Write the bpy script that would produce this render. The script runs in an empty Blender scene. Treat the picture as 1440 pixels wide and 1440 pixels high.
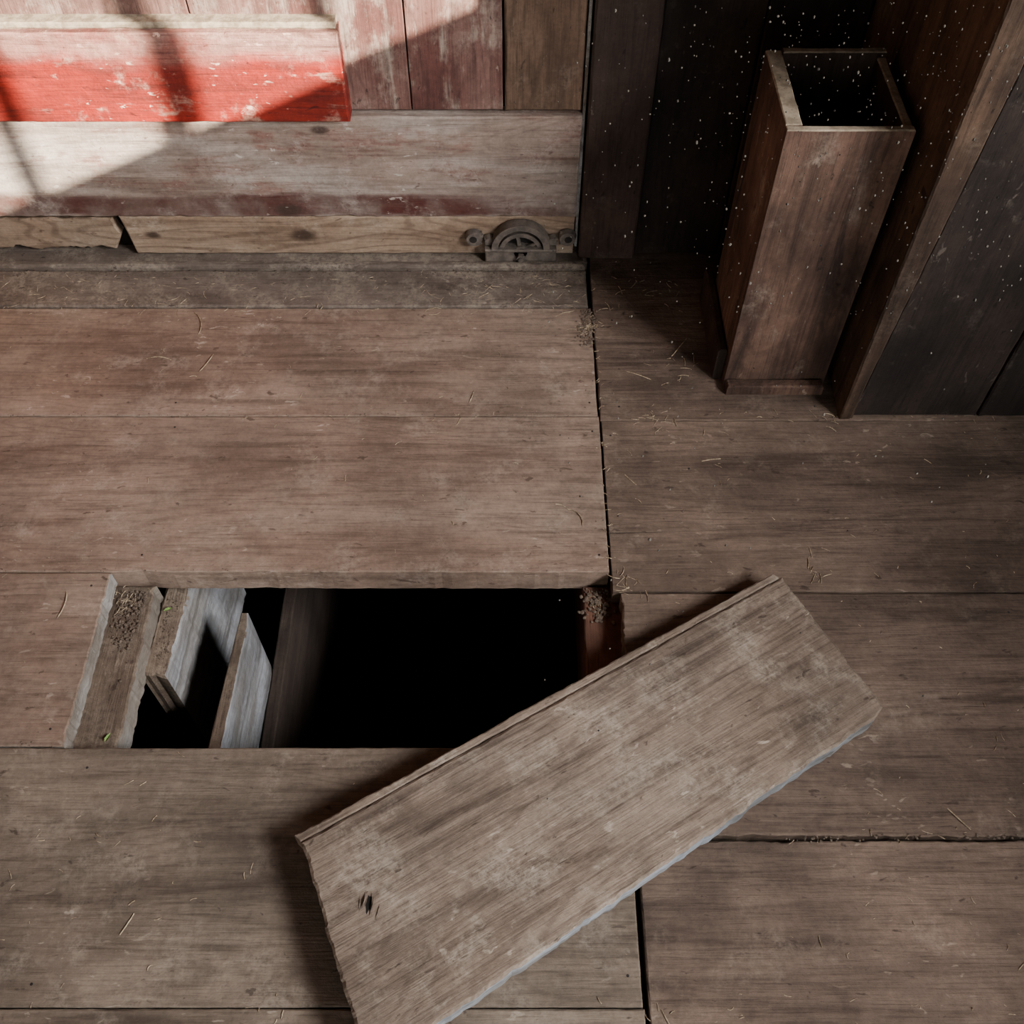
import bpy, bmesh, math, random
from mathutils import Vector, Matrix, noise
random.seed(7)
D=bpy.data; S=bpy.context.scene
COL=S.collection

# ------------------------------------------------------------------ materials
def lin(c):
    return tuple(((x/255)/12.92 if x/255<=0.04045 else (((x/255)+0.055)/1.055)**2.4) for x in c)+(1.0,)

class NT:
    def __init__(s,name):
        s.m=D.materials.new(name); s.m.use_nodes=True; s.t=s.m.node_tree
        s.n=s.t.nodes; s.l=s.t.links
        s.b=s.n['Principled BSDF']
    def new(s,t,**k):
        n=s.n.new(t)
        for a,v in k.items(): setattr(n,a,v)
        return n
    def link(s,a,b): s.l.new(a,b)
    def math(s,op,a,b=None,c=None):
        n=s.new('ShaderNodeMath',operation=op)
        for i,x in enumerate((a,b,c)):
            if x is None: continue
            if isinstance(x,(int,float)): n.inputs[i].default_value=x
            else: s.link(x,n.inputs[i])
        return n.outputs[0]
    def noise(s,vec,scale=1,detail=5,rough=.55,dist=0):
        n=s.new('ShaderNodeTexNoise'); s.link(vec,n.inputs['Vector'])
        n.inputs['Scale'].default_value=scale; n.inputs['Detail'].default_value=detail
        n.inputs['Roughness'].default_value=rough; n.inputs['Distortion'].default_value=dist
        return n.outputs['Fac']
    def vmul(s,vec,v):
        n=s.new('ShaderNodeVectorMath',operation='MULTIPLY'); s.link(vec,n.inputs[0]); n.inputs[1].default_value=v
        return n.outputs[0]
    def ramp(s,fac,lo,hi):
        n=s.new('ShaderNodeMapRange'); n.interpolation_type='SMOOTHSTEP'
        s.link(fac,n.inputs['Value']); n.inputs['From Min'].default_value=lo; n.inputs['From Max'].default_value=hi
        return n.outputs[0]
    def mix(s,fac,a,b,bt='MIX'):
        n=s.new('ShaderNodeMix',data_type='RGBA',blend_type=bt)
        if isinstance(fac,(int,float)): n.inputs[0].default_value=fac
        else: s.link(fac,n.inputs[0])
        for i,x in ((6,a),(7,b)):
            if isinstance(x,tuple): n.inputs[i].default_value=x
            else: s.link(x,n.inputs[i])
        return n.outputs[2]

def wood(name,c1,c2,dark=(40,30,24),axis=0,paint=None,cover=(.45,.6),dust=None,dustamt=(.5,.75),
         bump=.35,rough=.85,ring=.35,var=.18,stain=None,streak=.5,grime=.4,duststr=.45,knots=(),smudge=.3,fleck=.5):
    """c1 base, c2 secondary; paint = weathered layer; stain=(axis,lo,hi,color) real stained band"""
    N=NT(name)
    tc=N.new('ShaderNodeTexCoord').outputs['Object']
    oi=N.new('ShaderNodeObjectInfo').outputs['Random']
    off=N.new('ShaderNodeVectorMath',operation='MULTIPLY_ADD')
    cb=N.new('ShaderNodeCombineXYZ')
    for i in range(3): N.link(oi,cb.inputs[i])
    N.link(cb.outputs[0],off.inputs[0]); off.inputs[1].default_value=(17.3,9.1,23.7); N.link(tc,off.inputs[2])
    v=off.outputs[0]
    def sc(along,across):
        a=[across]*3; a[axis]=along; return N.vmul(v,tuple(a))
    g=N.noise(sc(3.0,55),1,4,.6,.4)
    fine=N.noise(sc(14,330),1,3,.6,.2)
    big=N.noise(sc(1.3,7),1,2,.5,.6)
    rings=N.math('SINE',N.math('MULTIPLY',big,95))
    blot=N.noise(sc(2.6,6),1,4,.62,.5)
    spots=N.noise(v,90,4,.8)
    blot2=N.noise(v,11,5,.7)
    gr=N.noise(sc(1.6,16),1,4,.65,.8)
    sm=N.noise(v,4.5,5,.62,.3)
    col=N.mix(N.ramp(blot,.36,.64),lin(c1),lin(c2))
    if paint:
        pm=N.noise(sc(5,26),1,5,.7,.5)
        pm2=N.math('ADD',N.math('MULTIPLY',pm,.6),N.math('MULTIPLY',blot2,.4))
        col=N.mix(N.ramp(pm2,*cover),col,lin(paint))
    if stain:
        sx=N.new('ShaderNodeSeparateXYZ'); N.link(tc,sx.inputs[0])
        zz=N.math('ADD',sx.outputs[stain[0]],N.math('MULTIPLY',N.math('SUBTRACT',blot,.5),.06))
        zz=N.math('ADD',zz,N.math('MULTIPLY',N.math('SUBTRACT',g,.5),.03))
        mid=(stain[1]+stain[2])/2; half=(stain[2]-stain[1])/2
        d=N.math('ABSOLUTE',N.math('SUBTRACT',zz,mid))
        mask=N.math('SUBTRACT',1.0,N.ramp(d,half*.6,half*1.2))
        col=N.mix(N.math('MULTIPLY',mask,N.ramp(sm,.3,.6)),col,lin(stain[3]))
    col=N.mix(N.math('MULTIPLY',N.ramp(gr,.5,.72),grime),col,lin(dark))
    col=N.mix(N.math('MULTIPLY',N.ramp(g,.5,.75),streak),col,lin(dark))
    col=N.mix(N.math('MULTIPLY',N.ramp(rings,.2,1.0),ring*.5),col,lin(dark))
    col=N.mix(N.math('MULTIPLY',N.ramp(fine,.5,.75),.45),col,lin(dark))
    for (kp_,kr) in knots:
        sb=N.new('ShaderNodeVectorMath',operation='SUBTRACT'); N.link(tc,sb.inputs[0]); sb.inputs[1].default_value=kp_
        m=[1.0]*3; m[axis]=.55
        if kp_[1]>1.6: m[1]=0
        else: m[2]=0
        ln=N.new('ShaderNodeVectorMath',operation='LENGTH'); N.link(N.vmul(sb.outputs[0],tuple(m)),ln.inputs[0])
        dd=N.math('ADD',ln.outputs['Value'],N.math('MULTIPLY',N.math('SUBTRACT',g,.5),kr*.8))
        col=N.mix(N.math('MULTIPLY',N.math('SUBTRACT',1.0,N.ramp(dd,kr*.5,kr*1.5)),.9),col,lin(tuple(x*.7 for x in dark)))
    if dust:
        dm=N.math('MULTIPLY',N.ramp(blot2,*dustamt),N.ramp(spots,.3,.6))
        col=N.mix(N.math('MULTIPLY',dm,duststr),col,lin(dust))
        fl=N.noise(sc(34,75),1,3,.6,.5)
        col=N.mix(N.math('MULTIPLY',N.math('MULTIPLY',N.ramp(fl,.63,.70),N.ramp(sm,.45,.62)),fleck),col,lin(tuple(min(255,x*1.12) for x in dust)))
        col=N.mix(N.math('MULTIPLY',N.math('SUBTRACT',1.0,N.ramp(fl,.28,.35)),.7),col,lin(dark))
    val=N.math('ADD',N.math('MULTIPLY',oi,var),1-var/2)
    val=N.math('MULTIPLY',val,N.math('ADD',N.math('MULTIPLY',spots,.9),.55))
    val=N.math('MULTIPLY',val,N.math('ADD',N.math('MULTIPLY',N.ramp(sm,.3,.7),smudge),1-smudge*.6))
    hs=N.new('ShaderNodeHueSaturation'); N.link(col,hs.inputs['Color']); N.link(val,hs.inputs['Value'])
    N.link(hs.outputs[0],N.b.inputs['Base Color'])
    N.b.inputs['Roughness'].default_value=rough
    N.b.inputs['Specular IOR Level'].default_value=.2
    h=N.math('ADD',N.math('MULTIPLY',g,-.6),N.math('MULTIPLY',fine,-.35))
    h=N.math('ADD',h,N.math('MULTIPLY',spots,.45)); h=N.math('ADD',h,N.math('MULTIPLY',blot,.5))
    bp=N.new('ShaderNodeBump'); bp.inputs['Strength'].default_value=bump; bp.inputs['Distance'].default_value=.006
    N.link(h,bp.inputs['Height']); N.link(bp.outputs[0],N.b.inputs['Normal'])
    return N.m

def plain(name,c1,c2,scale=20,rough=.9,metal=0,bump=.3):
    N=NT(name); tc=N.new('ShaderNodeTexCoord').outputs['Object']
    n=N.noise(tc,scale,4,.65)
    N.link(N.mix(N.ramp(n,.35,.65),lin(c1),lin(c2)),N.b.inputs['Base Color'])
    N.b.inputs['Roughness'].default_value=rough; N.b.inputs['Metallic'].default_value=metal
    N.b.inputs['Specular IOR Level'].default_value=.3
    if bump:
        bp=N.new('ShaderNodeBump'); bp.inputs['Strength'].default_value=bump; bp.inputs['Distance'].default_value=.004
        N.link(n,bp.inputs['Height']); N.link(bp.outputs[0],N.b.inputs['Normal'])
    return N.m

M_floor=wood('floor_wood',(141,121,106),(122,101,87),dark=(70,55,45),dust=(162,147,133),dustamt=(.5,.72),ring=.35,bump=.5,streak=.5,smudge=.42,grime=.5)
M_floorB=wood('floor_wood_mid',(121,107,93),(100,87,75),dark=(58,47,39),dust=(144,131,117),dustamt=(.5,.72),ring=.4,bump=.55,streak=.55,smudge=.45,grime=.55)
M_floorR=wood('floor_wood_shaded',(112,94,81),(90,75,64),dark=(50,39,32),dust=(136,121,106),dustamt=(.52,.74),ring=.4,bump=.55,streak=.55,smudge=.45,grime=.55)  # darker copy of the floor: dimmer light at right put into the colour
M_thr=wood('threshold_wood',(114,101,91),(95,83,74),dark=(54,45,39),dust=(144,131,116),ring=.2,dustamt=(.42,.62),duststr=.6)
M_loose=wood('loose_board_wood',(131,115,101),(109,94,81),dark=(56,44,36),dust=(156,143,128),dustamt=(.46,.66),duststr=.55,ring=.5,bump=.6,streak=.55,grime=.65,smudge=.42,fleck=.7)
M_pale=wood('weathered_edge',(156,160,164),(104,100,96),dark=(50,44,39),ring=.2,bump=.9,axis=0,grime=.85,smudge=.7)  # bluish daylight on the loose board's sides is painted into this colour
M_paleY=wood('weathered_lit_edge_y',(172,169,164),(120,110,99),dark=(62,53,45),ring=.2,bump=.8,axis=1,grime=.6)  # pale rotted edges; light on the end faces is in the colour too
M_joist=wood('joist_daylit_side',(166,168,172),(124,120,115),dark=(68,60,53),axis=1,ring=.3,bump=.7,grime=.65,smudge=.5)  # for right-facing beam sides: their cool daylight is mixed into the colour
M_joistt=wood('joist_dusty_top',(116,100,86),(96,82,70),dark=(58,47,39),axis=1,dust=(138,124,108),dustamt=(.4,.6),ring=.2,bump=.6)
M_joistd=wood('joist_dark',(80,68,60),(58,48,42),dark=(30,24,20),axis=1,ring=.3)
M_joistr=wood('joist_red',(104,72,56),(78,54,44),dark=(38,27,21),axis=1,ring=.3)
M_rail=wood('door_rail_wood',(174,161,149),(148,129,116),dark=(88,68,58),paint=(128,92,81),cover=(.5,.64),dust=(192,182,170),ring=.4,stain=(2,.098,.160,(76,40,35)),bump=.5,grime=.5,
            knots=(((-.36,1.66,.30),.008),((-.45,1.66,.12),.014)))
M_pine=wood('door_pine',(160,138,117),(136,113,93),dark=(80,60,47),dust=(172,158,140),ring=.8,bump=.5,grime=.5,
            knots=(((-.433,1.66,.055),.015),((-.743,1.66,.055),.008)))
M_red=wood('red_painted_plank',(138,34,22),(110,36,28),dark=(60,26,22),paint=(150,112,95),cover=(.54,.64),ring=.4,bump=.6,
           dust=(184,150,130),dustamt=(.54,.7),stain=(2,.445,.60,(142,106,95)),streak=.75,grime=.65,fleck=.8)
M_vert=wood('door_vertical_boards',(114,85,76),(90,56,50),dark=(48,33,29),axis=2,paint=(146,128,115),cover=(.5,.64),dust=(140,123,111),ring=.4,grime=.6)
M_vertb=wood('door_vertical_brown',(112,89,72),(88,68,55),dark=(48,37,29),axis=2,dust=(138,123,108),ring=.5,grime=.6)
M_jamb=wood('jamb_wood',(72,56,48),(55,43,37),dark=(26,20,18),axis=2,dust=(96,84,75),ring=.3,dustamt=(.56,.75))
M_dark=wood('dark_shaded_wall',(50,39,32),(34,27,23),dark=(16,13,11),axis=2,ring=.3,var=.3,dust=(72,62,54),dustamt=(.56,.7))  # dark wood; part of the corner's shade is put into its colour
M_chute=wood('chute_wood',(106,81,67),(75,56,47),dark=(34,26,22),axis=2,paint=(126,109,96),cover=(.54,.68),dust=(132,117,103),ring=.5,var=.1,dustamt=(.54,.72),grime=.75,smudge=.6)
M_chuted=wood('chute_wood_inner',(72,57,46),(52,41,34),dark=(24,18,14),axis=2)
M_rim=plain('dusty_sunlit_rim',(158,142,120),(120,105,87),60)  # dust on chute rims; on the plank cap, sunlight put into colour
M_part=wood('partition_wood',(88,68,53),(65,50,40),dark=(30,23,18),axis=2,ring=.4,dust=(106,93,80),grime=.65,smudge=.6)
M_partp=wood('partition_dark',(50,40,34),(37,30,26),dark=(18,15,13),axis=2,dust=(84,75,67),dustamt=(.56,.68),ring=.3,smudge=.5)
M_iron=plain('cast_iron',(84,76,70),(116,104,94),45,.75,.2,.5)
M_irond=plain('cast_iron_dark',(34,30,28),(50,44,40),45,.7,.3,.5)
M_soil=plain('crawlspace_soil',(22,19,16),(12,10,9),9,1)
M_wall=wood('barn_wall_boards',(98,87,77),(80,71,63),dark=(44,38,33),axis=2)
M_ceil=wood('barn_ceiling_boards',(98,87,77),(80,72,64),dark=(44,38,33),axis=0)
M_straw=plain('straw',(182,163,134),(116,97,76),200,.8,0,0)
M_leaf=plain('green_leaf',(130,160,74),(96,126,58),200,.6)
M_dirt=plain('dirt_crumbs',(106,92,79),(76,64,54),200,1,0,0)
M_mote=plain('dust',(33,30,27),(23,21,19),200,1,0,0)
M_ground=plain('outside_ground',(120,112,92),(96,92,70),3,1)

# ------------------------------------------------------------------ helpers
def empty(name):
    e=D.objects.new(name,None); COL.objects.link(e); return e
def mkobj(name,bm,mat,parent=None,smooth=False):
    bmesh.ops.recalc_face_normals(bm,faces=bm.faces)
    me=D.meshes.new(name); bm.to_mesh(me); bm.free()
    for m in (mat if isinstance(mat,list) else [mat]): me.materials.append(m)
    if smooth:
        for p in me.polygons: p.use_smooth=True
    o=D.objects.new(name,me); COL.objects.link(o)
    if parent: o.parent=parent
    return o
XY=lambda a,b,c:(a,b,c)
def XZ(y0): return lambda a,b,c:(a,y0-c,b)
def YZ(x0): return lambda a,b,c:(x0-c,a,b)     # outward -X
def slab(bm,poly,c0,c1,fm=XY,jit=.0006,seg=.02,bev=.002,mi=0,mside=None,rag=None):
    """plank: outline polygon (2D) extruded c0..c1, worn edges. rag={edge:amp}"""
    pts=[];nn=len(poly)
    area=sum(poly[i][0]*poly[(i+1)%nn][1]-poly[(i+1)%nn][0]*poly[i][1] for i in range(nn))
    sg=1 if area>0 else -1
    ph=random.random()*100
    amps=[]
    for i in range(nn):
        p=Vector(poly[i]);q=Vector(poly[(i+1)%nn]);e=q-p;L=e.length
        nrm=Vector((e.y,-e.x)).normalized()*sg
        amp=(rag or {}).get(i,jit)
        sgl=seg if amp<.0018 else min(seg,.007)
        k=max(1,min(170,int(L/sgl)))
        for j in range(k):
            r=p+e*((j+(random.uniform(-.35,.35) if j else 0))/k)
            if j>0:
                chip=max(0,noise.noise(Vector((r.x*22+ph,r.y*22,ph+5)))-.25)*2.2
                r=r+nrm*amp*(noise.noise(Vector((r.x*45+ph,r.y*45,ph)))*.7+random.uniform(-.25,.25)-.2-chip)
            pts.append(r); amps.append(amp)
    n=len(pts); inset=[]
    for i in range(n):
        a=pts[i-1];b=pts[(i+1)%n];e=(b-a)
        nr=Vector((e.y,-e.x)).normalized()*sg
        inset.append(pts[i]-nr*bev*random.uniform(.7,1.3))
    r0=[bm.verts.new(fm(p.x,p.y,c0)) for p in pts]
    r1=[bm.verts.new(fm(p.x,p.y,c1-bev*(.8+random.uniform(-.3,.3)))) for p in pts]
    r2=[bm.verts.new(fm(p.x,p.y,c1)) for p in inset]
    f=bm.faces.new(r2); f.material_index=mi
    bm.faces.new(r0).material_index=mi
    for A,B in ((r0,r1),(r1,r2)):
        for i in range(n):
            ff=bm.faces.new((A[i],A[(i+1)%n],B[(i+1)%n],B[i]))
            ff.material_index=mi if (mside is None or B is r2) else mside
def board(name,poly,c0,c1,mat,parent=None,fm=XY,**k):
    bm=bmesh.new(); slab(bm,poly,c0,c1,fm,**k)
    return mkobj(name,bm,mat,parent)
def rect(x0,x1,y0,y1): return [(x0,y0),(x1,y0),(x1,y1),(x0,y1)]
def box(bm,x0,x1,y0,y1,z0,z1,mi=0):
    vs=[bm.verts.new((x,y,z)) for z in (z0,z1) for x,y in ((x0,y0),(x1,y0),(x1,y1),(x0,y1))]
    for q in ((0,1,2,3),(4,5,6,7),(0,1,5,4),(1,2,6,5),(2,3,7,6),(3,0,4,7)):
        bm.faces.new([vs[i] for i in q]).material_index=mi

# ------------------------------------------------------------------ floor
T=.035
floor=empty('floor')
g=.0009
def fb(n,x0,x1,y0,y1,mat=M_floor,th=T,**k):
    return board('board_%d'%n,rect(x0+g,x1-g,y0+g,y1-g),-th,0,mat,floor,**k)
fb(1,-2.2,.160,1.217,1.506,rag={0:.0012})
fb(2,-2.2,.162,.876,1.217,th=.053,rag={0:.0020})
fb(3,-2.2,-.663,.572,.876,mat=[M_floor,M_paleY],mside=1,rag={1:.004})
fb(4,-2.2,.168,.222,.572,mat=M_floorB,rag={2:.0015})
fb(5,-2.2,.170,-.12,.222,mat=M_floorB)
fb(6,.162,1.6,1.206,1.70,mat=M_floorR,rag={3:.0016})
board('board_7',[(.165,.839),(1.6,.839),(1.6,1.205),(.165,1.205),(.165,.9552),(.474,.966),(.165,.9535)],-T,0,M_floorR,floor,bev=.0008,jit=.0003)
board('board_8',[(.172,.442),(1.6,.436),(1.6,.836),(.178,.836)],-T,0,M_floorR,floor,rag={3:.006,0:.0025})
fb(9,.174,1.6,.06,.435,mat=M_floorR,rag={2:.0025})
fb(10,.174,1.6,-.3,.06,mat=M_floorR)
fb(11,-2.2,.170,-.46,-.12)
for i in range(6):
    fb(12+i,-2.2,1.6,-.46-.36*(i+1),-.46-.36*i) if i else (fb(12,-2.2,.17,-.82,-.46),fb(30,.172,1.6,-.82,-.3))
# nail heads
bm=bmesh.new()
for nx,ny in ((.145,1.25),(.146,1.47),(.146,.91),(.147,1.18),(.18,1.17),(.182,.99),(.18,.87),(-.69,.60),(-.69,.85),(.15,.26),(.15,.54),(.19,.40),(.19,.12),(.2,1.24),(.2,1.47),(-.62,1.19),(-.62,.91),(-.63,1.25),(-.62,.54),(-.62,.25),(.80,.80),(.80,.47),(.80,.40)):
    vs=[bm.verts.new((nx+math.cos(t*math.tau/10)*.0020,ny+math.sin(t*math.tau/10)*.0020,.0006)) for t in range(10)]
    bm.faces.new(vs)
mkobj('nail_heads',bm,M_irond,floor)
fj=empty('floor_joist')
def joist(n,x0,x1,y0,y1,z0,z1,mat,rag=None,**k):
    return board('joist_%d'%n,rect(x0,x1,y0,y1),z0,z1,mat,fj,rag=rag,**k)
joist(1,-.72,-.598,.3,.872,-.085,-T-.001,[M_joistt,M_paleY],mside=1,rag={1:.005},seg=.01,bev=.003)
joist(2,.118,.24,-2.4,.870,-.24,-T-.001,[M_joistr,M_joistr],rag={3:.003})
joist(6,.118,.24,.8705,1.64,-.24,-.054,[M_joistr,M_joistr])
joist(3,-1.5,-1.4,-2.4,1.64,-.24,-.054,M_joistd)
joist(4,.9,1.0,-2.4,1.64,-.24,-T-.001,M_joistd)
joist(5,-.452,-.428,.3,1.3,-.745,-.30,M_joistd)
bb=empty('broken_beam')
o=board('upright_plank',[(-.606,.727),(-.561,.720),(-.545,1.05),(-.590,1.05)],-.36,-.075,[M_joist,M_joistt],bb,rag={0:.006,1:.003},bev=.004,jit=.002)
def facemat(o,f):
    for p in o.data.polygons: p.material_index=f(p)
facemat(o,lambda p:0 if p.normal.x>.5 else 1)
b2=empty('beam_offcut')
o=board('slab_piece',[(-.486,.55),(-.461,.55),(-.452,.835),(-.456,.857),(-.468,.857)],-.44,-.10,[M_joist,M_joistt],b2,rag={1:.002},bev=.002,jit=.001)
facemat(o,lambda p:0 if p.normal.x>.5 else 1)
bm=bmesh.new()
for a in ((-2.3,-2.2,-2.5,1.8),(1.6,1.7,-2.5,1.8)): box(bm,a[0],a[1],a[2],a[3],-.9,-.002)
box(bm,-2.2,1.6,-2.62,-2.62+.1,-.9,-.002); box(bm,-2.2,1.6,1.70,1.8,-.9,-.002)
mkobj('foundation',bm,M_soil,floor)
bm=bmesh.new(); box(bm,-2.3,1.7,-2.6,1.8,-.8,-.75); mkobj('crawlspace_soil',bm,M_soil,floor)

# threshold & track
th=empty('trim_1')
board('threshold_board',rect(-2.2,.154,1.509,1.618),-.03,.001,M_thr,th,rag={0:.0015},bev=.004)
board('track_strip',rect(-2.2,.152,1.620,1.640),-.03,.010,M_thr,th,bev=.006)
board('track_bed',rect(-2.2,.158,1.6405,1.70),-.03,.002,M_thr,th)

# ------------------------------------------------------------------ door
door=empty('door_1'); Y=1.66
F=XZ(Y)
board('bottom_rail',rect(-1.9,.130,.103,.328),-.035,.0,M_rail,door,F,bev=.003,jit=.001,rag={0:.003})
board('bottom_rail_lower',[(-.790,.006),(.128,.006),(.128,.101),(-.800,.101)],-.035,-.004,M_pine,door,F,bev=.003,jit=.001)
board('splintered_piece',[(-1.9,.006),(-.835,.010),(-.812,.05),(-.822,.088),(-1.9,.094)],-.035,-.014,M_pine,door,F,bev=.004,rag={0:.008,2:.006,3:.006})
board('red_plank',rect(-1.9,-.296,.332,.500),-.02,.024,M_red,door,F,bev=.003,jit=.001)
board('red_plank_cap',rect(-1.9,-.300,.500,.512),-.02,.012,M_rim,door,F,bev=.003,jit=.001)
xs=[-1.9,-1.55,-1.2,-.88,-.55,-.185,-.016]
for i in range(6):
    board('vertical_board_%d'%i,rect(xs[i]+.001,xs[i+1]-.001,.332,1.95),-.035,-.016,M_vert,door,F,bev=.0015)
board('vertical_board_6',rect(-.013,.128,.332,1.95),-.035,-.013,M_vertb,door,F,bev=.003)
board('top_rail',rect(-1.9,.130,1.952,2.1),-.035,.0,M_rail,door,F)
board('edge_strip',rect(.1305,.136,.02,2.1),-.035,-.010,M_paleY,door,F,bev=.001)
tr=empty('trim_2')
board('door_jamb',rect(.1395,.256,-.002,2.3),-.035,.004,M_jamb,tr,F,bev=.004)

# north wall
wn=empty('wall_north')
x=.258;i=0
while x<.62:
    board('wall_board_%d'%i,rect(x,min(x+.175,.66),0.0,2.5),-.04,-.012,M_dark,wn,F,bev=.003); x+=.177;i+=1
bm=bmesh.new(); box(bm,-2.2,1.6,1.702,1.76,-.002,2.5); mkobj('wall_backing',bm,M_dark,wn)
board('wall_upper',rect(-2.2,.256,2.12,2.5),-.04,.0,M_wall,wn,F)
pt=empty('wall_partition')
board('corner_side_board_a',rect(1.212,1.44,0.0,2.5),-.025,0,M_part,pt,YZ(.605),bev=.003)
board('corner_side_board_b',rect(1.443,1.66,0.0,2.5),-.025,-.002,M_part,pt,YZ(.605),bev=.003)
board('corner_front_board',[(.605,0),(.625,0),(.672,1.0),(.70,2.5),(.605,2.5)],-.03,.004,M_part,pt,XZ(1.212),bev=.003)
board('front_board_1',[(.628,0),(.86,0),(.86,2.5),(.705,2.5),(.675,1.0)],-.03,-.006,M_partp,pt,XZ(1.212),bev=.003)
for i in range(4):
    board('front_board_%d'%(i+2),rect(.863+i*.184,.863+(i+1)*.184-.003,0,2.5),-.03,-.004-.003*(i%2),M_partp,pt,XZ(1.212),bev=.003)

# ------------------------------------------------------------------ chute box
ch=empty('wooden_chute')
x0,x1,y0,y1,h=.400,.588,1.292,1.505,.545
R=[M_chute,M_rim]
def up(name,poly,z0,z1,mat,**k):
    bm=bmesh.new(); slab(bm,poly,z0,z1,XY,**k)
    o=mkobj(name,bm,mat,ch)
    facemat(o,lambda p:1 if p.normal.z>.5 else 0)
    return o
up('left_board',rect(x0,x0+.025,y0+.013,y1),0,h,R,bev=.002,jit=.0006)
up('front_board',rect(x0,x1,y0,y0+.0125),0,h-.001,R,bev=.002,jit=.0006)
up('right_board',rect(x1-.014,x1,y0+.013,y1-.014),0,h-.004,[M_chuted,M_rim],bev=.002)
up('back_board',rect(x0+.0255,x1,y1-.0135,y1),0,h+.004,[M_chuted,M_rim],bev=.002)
board('foot_strip',rect(x0+.003,x1-.005,y0-.022,y0-.001),0,.022,M_chute,ch,bev=.003)
board('foot_strip_side',rect(x0-.018,x0-.001,y0+.02,y1+.03),0,.075,M_chuted,ch,bev=.004)

# ------------------------------------------------------------------ loose floorboard
TILT=.018
kf=(1.36-TILT)/1.36
A,B,C,Dp=Vector((-.298,.4287))*kf,Vector((.426,.8534)),Vector((.5587,.611)),Vector((-.173,.144))*kf
cen=(A+B+C+Dp)/4; ang=math.atan2(B.y-A.y,B.x-A.x)
def loc(p):
    d=Vector(p)-cen; ca,sa=math.cos(-ang),math.sin(-ang); return (d.x*ca-d.y*sa,d.x*sa+d.y*ca)
lb=empty('loose_floorboard')
a,b,c,d=loc(A),loc(B),loc(C),loc(Dp)
tilt=math.atan2(TILT,b[0]-a[0])
lb.rotation_euler=(Matrix.Rotation(ang,3,'Z')@Matrix.Rotation(tilt,3,'Y')).to_euler()
lb.location=(cen.x,cen.y,.0015+math.sin(tilt)*max(b[0],c[0]))
lip=.013
c2=(c[0]-.004,c[1]+.03); c3=(c[0]-.03,c[1]+.004)
main=[(a[0]+.004,a[1]-lip),(d[0],d[1]),(c3[0],c3[1]),(c[0]-.008,c[1]+.012),(c2[0],c2[1]),(b[0],b[1]-lip)]
board('plank',main,0,.039,[M_loose,M_pale],lb,rag={0:.004,1:.0035,4:.003,5:.0008},mside=1,bev=.004,seg=.01)
board('tongue',[(a[0],a[1]),(a[0]+.004,a[1]-lip+.001),(b[0]-.004,b[1]-lip+.001),(b[0]-.008,b[1])],0,.0375,M_loose,lb,rag={2:.0012,3:.002},bev=.002,seg=.02)
# knot hole shade as a flat dark ellipse, lifted slivers of wood beside it
bm=bmesh.new()
kp=Vector(loc((-.186,.335)))
ck,sk=math.cos(.9),math.sin(.9)
def kl(u,v,z): return (kp.x+u*ck-v*sk,kp.y+u*sk+v*ck,z)
c0=bm.verts.new(kl(0,0,.0392)); rim=[]
for i in range(18):
    t=i*math.tau/18; r=random.uniform(.75,1.15)
    rim.append(bm.verts.new(kl(math.cos(t)*.012*r,math.sin(t)*.0036*r,.0394)))
for i in range(18): bm.faces.new((c0,rim[i],rim[(i+1)%18]))
mkobj('knot_hole_shade',bm,M_soil,lb)
bm=bmesh.new()
def sliver(u0,v0,u1,v1,w,hh):
    P=[kl(u0,v0-w,.0388),kl(u0,v0+w,.0388),kl(u1,v1+w*.3,.0388+hh),kl((u0+u1)/2,(v0+v1)/2,.0400+hh)]
    vs=[bm.verts.new(q) for q in P]
    for q in ((0,1,2),(0,1,3),(1,2,3),(0,2,3)): bm.faces.new([vs[k] for k in q])
sliver(-.016,-.006,.014,-.0055,.0024,.004); sliver(.016,.006,-.012,.0065,.002,.003); sliver(-.010,.010,.008,.013,.0014,.001); sliver(-.02,-.013,.002,-.015,.0018,.001)
mkobj('splinters',bm,M_loose,lb)

# ------------------------------------------------------------------ door roller
ro=empty('door_roller')
def cyl(bm,cx,cz,r,ya,yb,seg=40,r2=None,a0=0,a1=2*math.pi,rin=0):
    full=abs(a1-a0-2*math.pi)<1e-4
    n=seg if full else seg+1
    r2=r2 or r
    def ring(rr,y): return [bm.verts.new((cx+rr*math.cos(a0+(a1-a0)*i/seg),y,cz+rr*math.sin(a0+(a1-a0)*i/seg))) for i in range(n)]
    o1,o2=ring(r,ya),ring(r2,yb)
    m=n if full else n-1
    if rin:
        i1,i2=ring(rin,ya),ring(rin,yb)
        for i in range(m):
            j=(i+1)%n
            bm.faces.new((o1[i],o1[j],o2[j],o2[i])); bm.faces.new((i1[i],i2[i],i2[j],i1[j]))
            bm.faces.new((o2[i],o2[j],i2[j],i2[i])); bm.faces.new((o1[i],i1[i],i1[j],o1[j]))
        if not full:
            for k in (0,n-1): bm.faces.new((o1[k],o2[k],i2[k],i1[k]))
    else:
        for i in range(m): j=(i+1)%n; bm.faces.new((o1[i],o1[j],o2[j],o2[i]))
        bm.faces.new(o2); bm.faces.new(o1)
yw=Y-.001
bm=bmesh.new()
cx=.018
slab(bm,rect(-.056,.092,.004,.036),0,.020,XZ(yw),bev=.003,jit=.0005)
slab(bm,rect(-.056,.092,.034,.041),0,.026,XZ(yw),bev=.002,jit=.0005)
slab(bm,rect(-.056,.092,.003,.008),0,.026,XZ(yw),bev=.002,jit=.0005)
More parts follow.
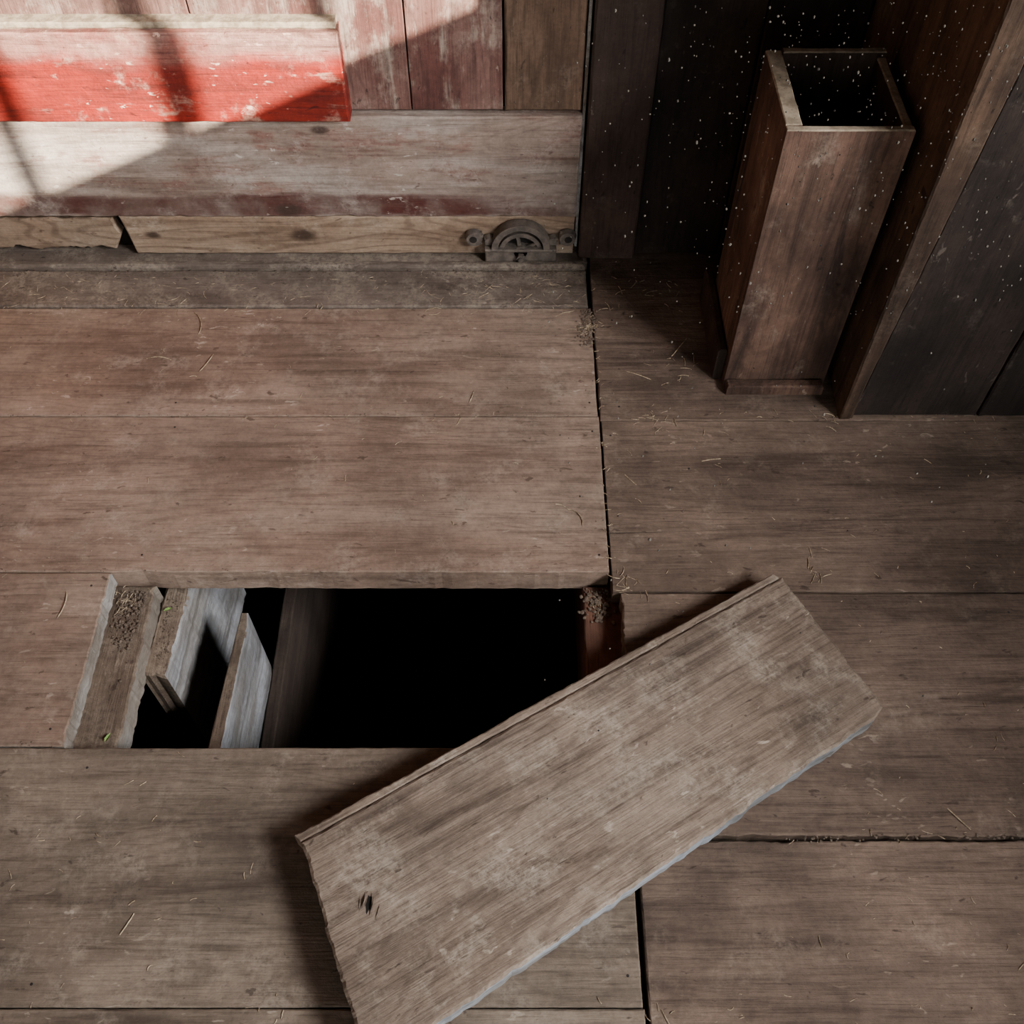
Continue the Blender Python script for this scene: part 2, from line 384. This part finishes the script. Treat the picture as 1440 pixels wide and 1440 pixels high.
for s in (-1,1):
    e=cx+s*.080
    slab(bm,rect(min(e,cx+s*.1),max(e,cx+s*.1),.040,.070) ,0,.008,XZ(yw),bev=.002)
    cyl(bm,cx+s*.096,.056,.019,yw,yw-.012,24,r2=.016)
    cyl(bm,cx+s*.066,.052,.010,yw,yw-.014,20,r2=.008)
    slab(bm,rect(cx+s*.062-.013,cx+s*.062+.013,.041,.058),0,.012,XZ(yw),bev=.002)
cyl(bm,cx,.040,.060,yw,yw-.024,36,a0=0,a1=math.pi,rin=.047)
mkobj('bracket',bm,M_iron,ro)
bm=bmesh.new()
for s in (-1,1): cyl(bm,cx+s*.098,.056,.008,yw-.011,yw-.0125,16)
cyl(bm,cx,.040,.047,yw,yw-.003,36,a0=0,a1=math.pi)
mkobj('recess',bm,M_irond,ro)
bm=bmesh.new()
cyl(bm,cx,.030,.045,yw-.006,yw-.017,40,rin=.036); cyl(bm,cx,.030,.014,yw-.004,yw-.020,20)
for k in range(5):
    t=k*2*math.pi/5+.5
    p=Vector((cx,0,.030)); dx,dz=math.cos(t),math.sin(t)
    q=[(p.x+dx*r-dz*w,yw-.010,p.z+dz*r+dx*w) for r,w in ((.012,.004),(.037,.003),(.037,-.003),(.012,-.004))]
    q2=[(a_,b_-.004,c_) for a_,b_,c_ in q]
    A_=[bm.verts.new(v) for v in q];B_=[bm.verts.new(v) for v in q2]
    bm.faces.new(B_)
    for i in range(4): bm.faces.new((A_[i],A_[(i+1)%4],B_[(i+1)%4],B_[i]))
mkobj('wheel',bm,M_iron,ro)
bm=bmesh.new(); cyl(bm,cx,.020,.009,yw-.020,yw-.029,6); cyl(bm,cx,.020,.0045,yw-.029,yw-.033,12); mkobj('nut',bm,M_iron,ro)

# ------------------------------------------------------------------ straw / debris
deb=empty('floor_debris')
bm=bmesh.new()
def stalk(p,t,L,w,z,curl):
    n=6; pts=[]; q=Vector(p); a=t
    for i in range(n+1):
        pts.append(q.copy()); a+=curl/n; q=q+Vector((math.cos(a),math.sin(a)))*L/n
    prev=None
    for i,q in enumerate(pts):
        aa=t+curl*i/n; nx,ny=-math.sin(aa)*w,math.cos(aa)*w
        lift=z+.0005+.002*math.sin(math.pi*i/n)*(1 if L>.03 else .3)
        r=[bm.verts.new((q.x-nx,q.y-ny,lift)),bm.verts.new((q.x+nx,q.y+ny,lift)),bm.verts.new((q.x,q.y,lift+w*1.2))]
        if prev:
            for k in range(3): bm.faces.new((prev[k],prev[(k+1)%3],r[(k+1)%3],r[k]))
        prev=r
def inhole(x,y): return -.67<x<.17 and .565<y<.885
def onboard(x,y):
    u,v=loc((x,y)); return a[0]-.03<u<b[0]+.03 and d[1]-.03<v<a[1]+.03
def inchute(x,y): return x>.36 and y>1.24
def rs(x,y,L=None,w=None,t=None,curl=None):
    if inhole(x,y) or onboard(x,y) or inchute(x,y): return
    stalk((x,y),t if t is not None else random.uniform(0,6.28),L or random.choice([.006,.01,.014,.022,.035]),w or random.uniform(.0003,.0007),0,curl if curl is not None else random.gauss(0,.7))
for i in range(460): rs(random.uniform(-1.1,1.0),random.uniform(.15,1.5),L=random.choice([.003,.003,.004,.005,.007,.010,.015]))
for i in range(210): rs(random.uniform(-1.1,.5),random.uniform(1.49,1.60),L=random.choice([.005,.008,.012,.018,.026]))
for i in range(80): rs(random.uniform(-1.0,.9),random.choice([1.217,.876,.572,.22,.437,.437,1.206])+random.gauss(0,.004),L=.010)
for i in range(30): rs(.165+random.gauss(0,.004),random.uniform(.9,1.5),L=.010)
for cxy,n,sd in (((.150,1.45),34,.010),((.19,.855),16,.012),((.34,1.34),16,.04),((.27,1.21),15,.016),((.59,1.20),12,.012),((.50,.87),9,.010),((.05,1.57),34,.03)):
    for i in range(n): rs(cxy[0]+random.gauss(0,sd),cxy[1]+random.gauss(0,sd),L=random.choice([.008,.014,.022]))
for x,y,L,t,cu in ((-.62,1.43,.07,1.2,1.2),(-.66,1.36,.05,2.6,.8),(-.6,1.33,.05,.9,.5),(.12,.97,.045,1.2,1.6),(.10,1.0,.03,2,1),
                   (.31,1.37,.06,.9,.1),(.22,1.33,.05,-.5,.1),(-.52,.31,.03,1,.2),(.34,1.11,.035,.1,.1),(.2,1.08,.03,-1,.2),(.0,.24,.07,-.3,-.5),
                   (-.08,1.25,.03,1.2,.2),(.19,.22,.02,-1.1,0),(-.73,.79,.05,1.0,.9),(.62,.48,.04,-1,.2)):
    rs(x,y,L,.0009,t,cu)
for i in range(22): stalk((-.645+random.gauss(0,.015),.845+random.gauss(0,.012)),random.uniform(0,6.28),random.choice([.01,.02]),.0005,-T+.001,random.gauss(0,.8))
for i in range(10): stalk((.14+random.gauss(0,.008),.84+random.gauss(0,.012)),random.uniform(0,6.28),.012,.0005,-T+.001,random.gauss(0,.8))
mkobj('straw',bm,M_straw,deb)
bm=bmesh.new()
def crumb(x,y,z,r):
    if z==0 and onboard(x,y): return
    res=bmesh.ops.create_icosphere(bm,subdivisions=1,radius=r)
    for v in res['verts']:
        v.co=Vector((v.co.x*random.uniform(.7,1.4),v.co.y*random.uniform(.7,1.4),v.co.z*.6))+Vector((x,y,z+r*.4))
for i in range(160): crumb(.150+random.gauss(0,.010),random.uniform(1.40,1.5),0,random.uniform(.001,.003))
for i in range(120): crumb(.142+random.gauss(0,.010),random.uniform(.80,.865),-T,random.uniform(.001,.004))
for i in range(260): crumb(random.uniform(-.655,-.61),.86-abs(random.gauss(0,.05)),-T,random.uniform(.0008,.003))
for i in range(120): crumb(random.uniform(-.59,-.568),random.uniform(.75,.87),-.075,random.uniform(.0006,.0018))
for i in range(260):
    x=random.uniform(-1.1,.15); crumb(x,1.610+random.gauss(0,.004),0,random.uniform(.001,.0025))
for i in range(150): crumb(random.uniform(.2,.9),.438+random.gauss(0,.003),0,random.uniform(.0008,.002))
for i in range(200):
    x=random.uniform(-1.05,.15); y=random.choice([1.217,.876,.572])+abs(random.gauss(0,.004))
    if not (y<.878 and inhole(x,y) and y>.58): crumb(x,y,0,random.uniform(.0005,.0014)) if not(.56<y<.58 and x>-.67) else None
mkobj('dirt_crumbs',bm,M_dirt,deb)
bm=bmesh.new()
def leaf(x,y,z,L,t):
    ca,sa=math.cos(t),math.sin(t); P=[(-.5,0,0),(-.2,.18,.1),(.15,.16,.12),(.5,0,0),(.15,-.16,.1),(-.2,-.18,.12)]
    cvt=bm.verts.new((x,y,z+.002)); vs=[bm.verts.new((x+(u*ca-v*sa)*L,y+(u*sa+v*ca)*L,z+.003+w*L)) for u,v,w in P]
    for i in range(6): bm.faces.new((cvt,vs[i],vs[(i+1)%6]))
leaf(-.583,.845,-.072,.015,.4); leaf(-.615,.60,-T,.016,1.2)
mkobj('green_leaf',bm,M_leaf,deb)

# airborne dust caught in the window beam
bm=bmesh.new(); cnt=0
while cnt<1300:
    x=random.uniform(.02,.62); y=random.uniform(.25,1.1); z=random.uniform(.60,1.05)
    if z<.60+.42*x: continue
    dd=math.hypot(x-.42,y-.85)
    if random.random()>math.exp(-(dd/.28)**2)+.06: continue
    r=random.choice([.0003,.0004,.0005,.0007,.0009])
    res=bmesh.ops.create_icosphere(bm,subdivisions=1,radius=r)
    st=random.uniform(.8,1.9)
    for v in res['verts']: v.co=Vector((x+v.co.x*random.uniform(.7,1.5),y+v.co.y,z+v.co.z*st))
    cnt+=1
mkobj('dust_motes',bm,M_mote)

# ------------------------------------------------------------------ rest of shell
we=empty('wall_east')
bm=bmesh.new()
box(bm,1.6,1.66,-2.5,1.76,0,1.222)
box(bm,1.6,1.66,-2.5,1.76,2.15,2.5)
box(bm,1.6,1.66,.60,1.76,1.222,2.15)
box(bm,1.6,1.66,-2.5,-1.6,1.222,2.15)
mkobj('wall_panel',bm,M_wall,we)
wi=empty('window_1')
bm=bmesh.new()
for yc,w in ((-.1285,.022),(.092,.034),(.316,.018)):
    box(bm,1.602,1.625,yc-w/2,yc+w/2,1.222,2.15)
for yc in (-.35,-.57,-.79,-1.01,-1.23,-1.45): box(bm,1.602,1.625,yc-.011,yc+.011,1.222,2.15)
box(bm,1.601,1.64,.585,.60,1.222,2.15); box(bm,1.601,1.64,-1.6,-1.585,1.222,2.15); box(bm,1.601,1.64,-1.585,.585,2.13,2.15)
mkobj('muntins',bm,M_wall,wi)
ww=empty('wall_west'); bm=bmesh.new(); box(bm,-2.26,-2.2,-2.5,1.76,0,2.5); mkobj('wall_panel',bm,M_wall,ww)
ws=empty('wall_south'); bm=bmesh.new()
box(bm,-2.2,-.9,-2.56,-2.5,0,2.5); box(bm,-.9,1.6,-2.56,-2.5,2.2,2.5); mkobj('wall_panel',bm,M_wall,ws)
bm=bmesh.new(); box(bm,-2.26,1.66,-2.56,1.76,2.5,2.56); mkobj('ceiling',bm,M_ceil)
bm=bmesh.new(); box(bm,-15,15,-15,-2.62,-.55,-.5); box(bm,1.71,15,-2.62,15,-.55,-.5); mkobj('ground',bm,M_ground)

# ------------------------------------------------------------------ light
w=D.worlds.new('sky'); S.world=w; w.use_nodes=True
bg=w.node_tree.nodes['Background']; bg.inputs[0].default_value=(.84,.92,1.0,1); bg.inputs[1].default_value=1.6
L=D.lights.new('sun','SUN'); L.energy=46; L.angle=.009; L.color=(1,.92,.78)
o=D.objects.new('sun',L); COL.objects.link(o); o.location=(4,-3,4)
o.rotation_euler=Vector((-1,.7,-.42)).to_track_quat('-Z','Y').to_euler()
def area(name,loc_,tgt,sx,sy,e,col):
    L=D.lights.new(name,'AREA'); L.shape='RECTANGLE'; L.size=sx; L.size_y=sy; L.energy=e; L.color=col
    o=D.objects.new(name,L); COL.objects.link(o); o.location=loc_
    o.rotation_euler=(Vector(tgt)-Vector(loc_)).to_track_quat('-Z','Y').to_euler()
area('skylight_window',(2.5,-.55,2.25),(-.3,1.0,0),1.4,.9,330,(.98,.98,1.0))
area('doorway_fill',(1.0,-2.45,.9),(-.2,.8,.0),1.2,1.2,12,(.93,.97,1.0))  # added fill lamp, brightens the room from the open south side

cam=D.cameras.new('camera'); co=D.objects.new('camera',cam); COL.objects.link(co)
co.location=(0,0,1.4); co.rotation_euler=(math.radians(35.5),0,0); cam.lens=35; cam.sensor_width=36; cam.clip_start=.02
S.camera=co
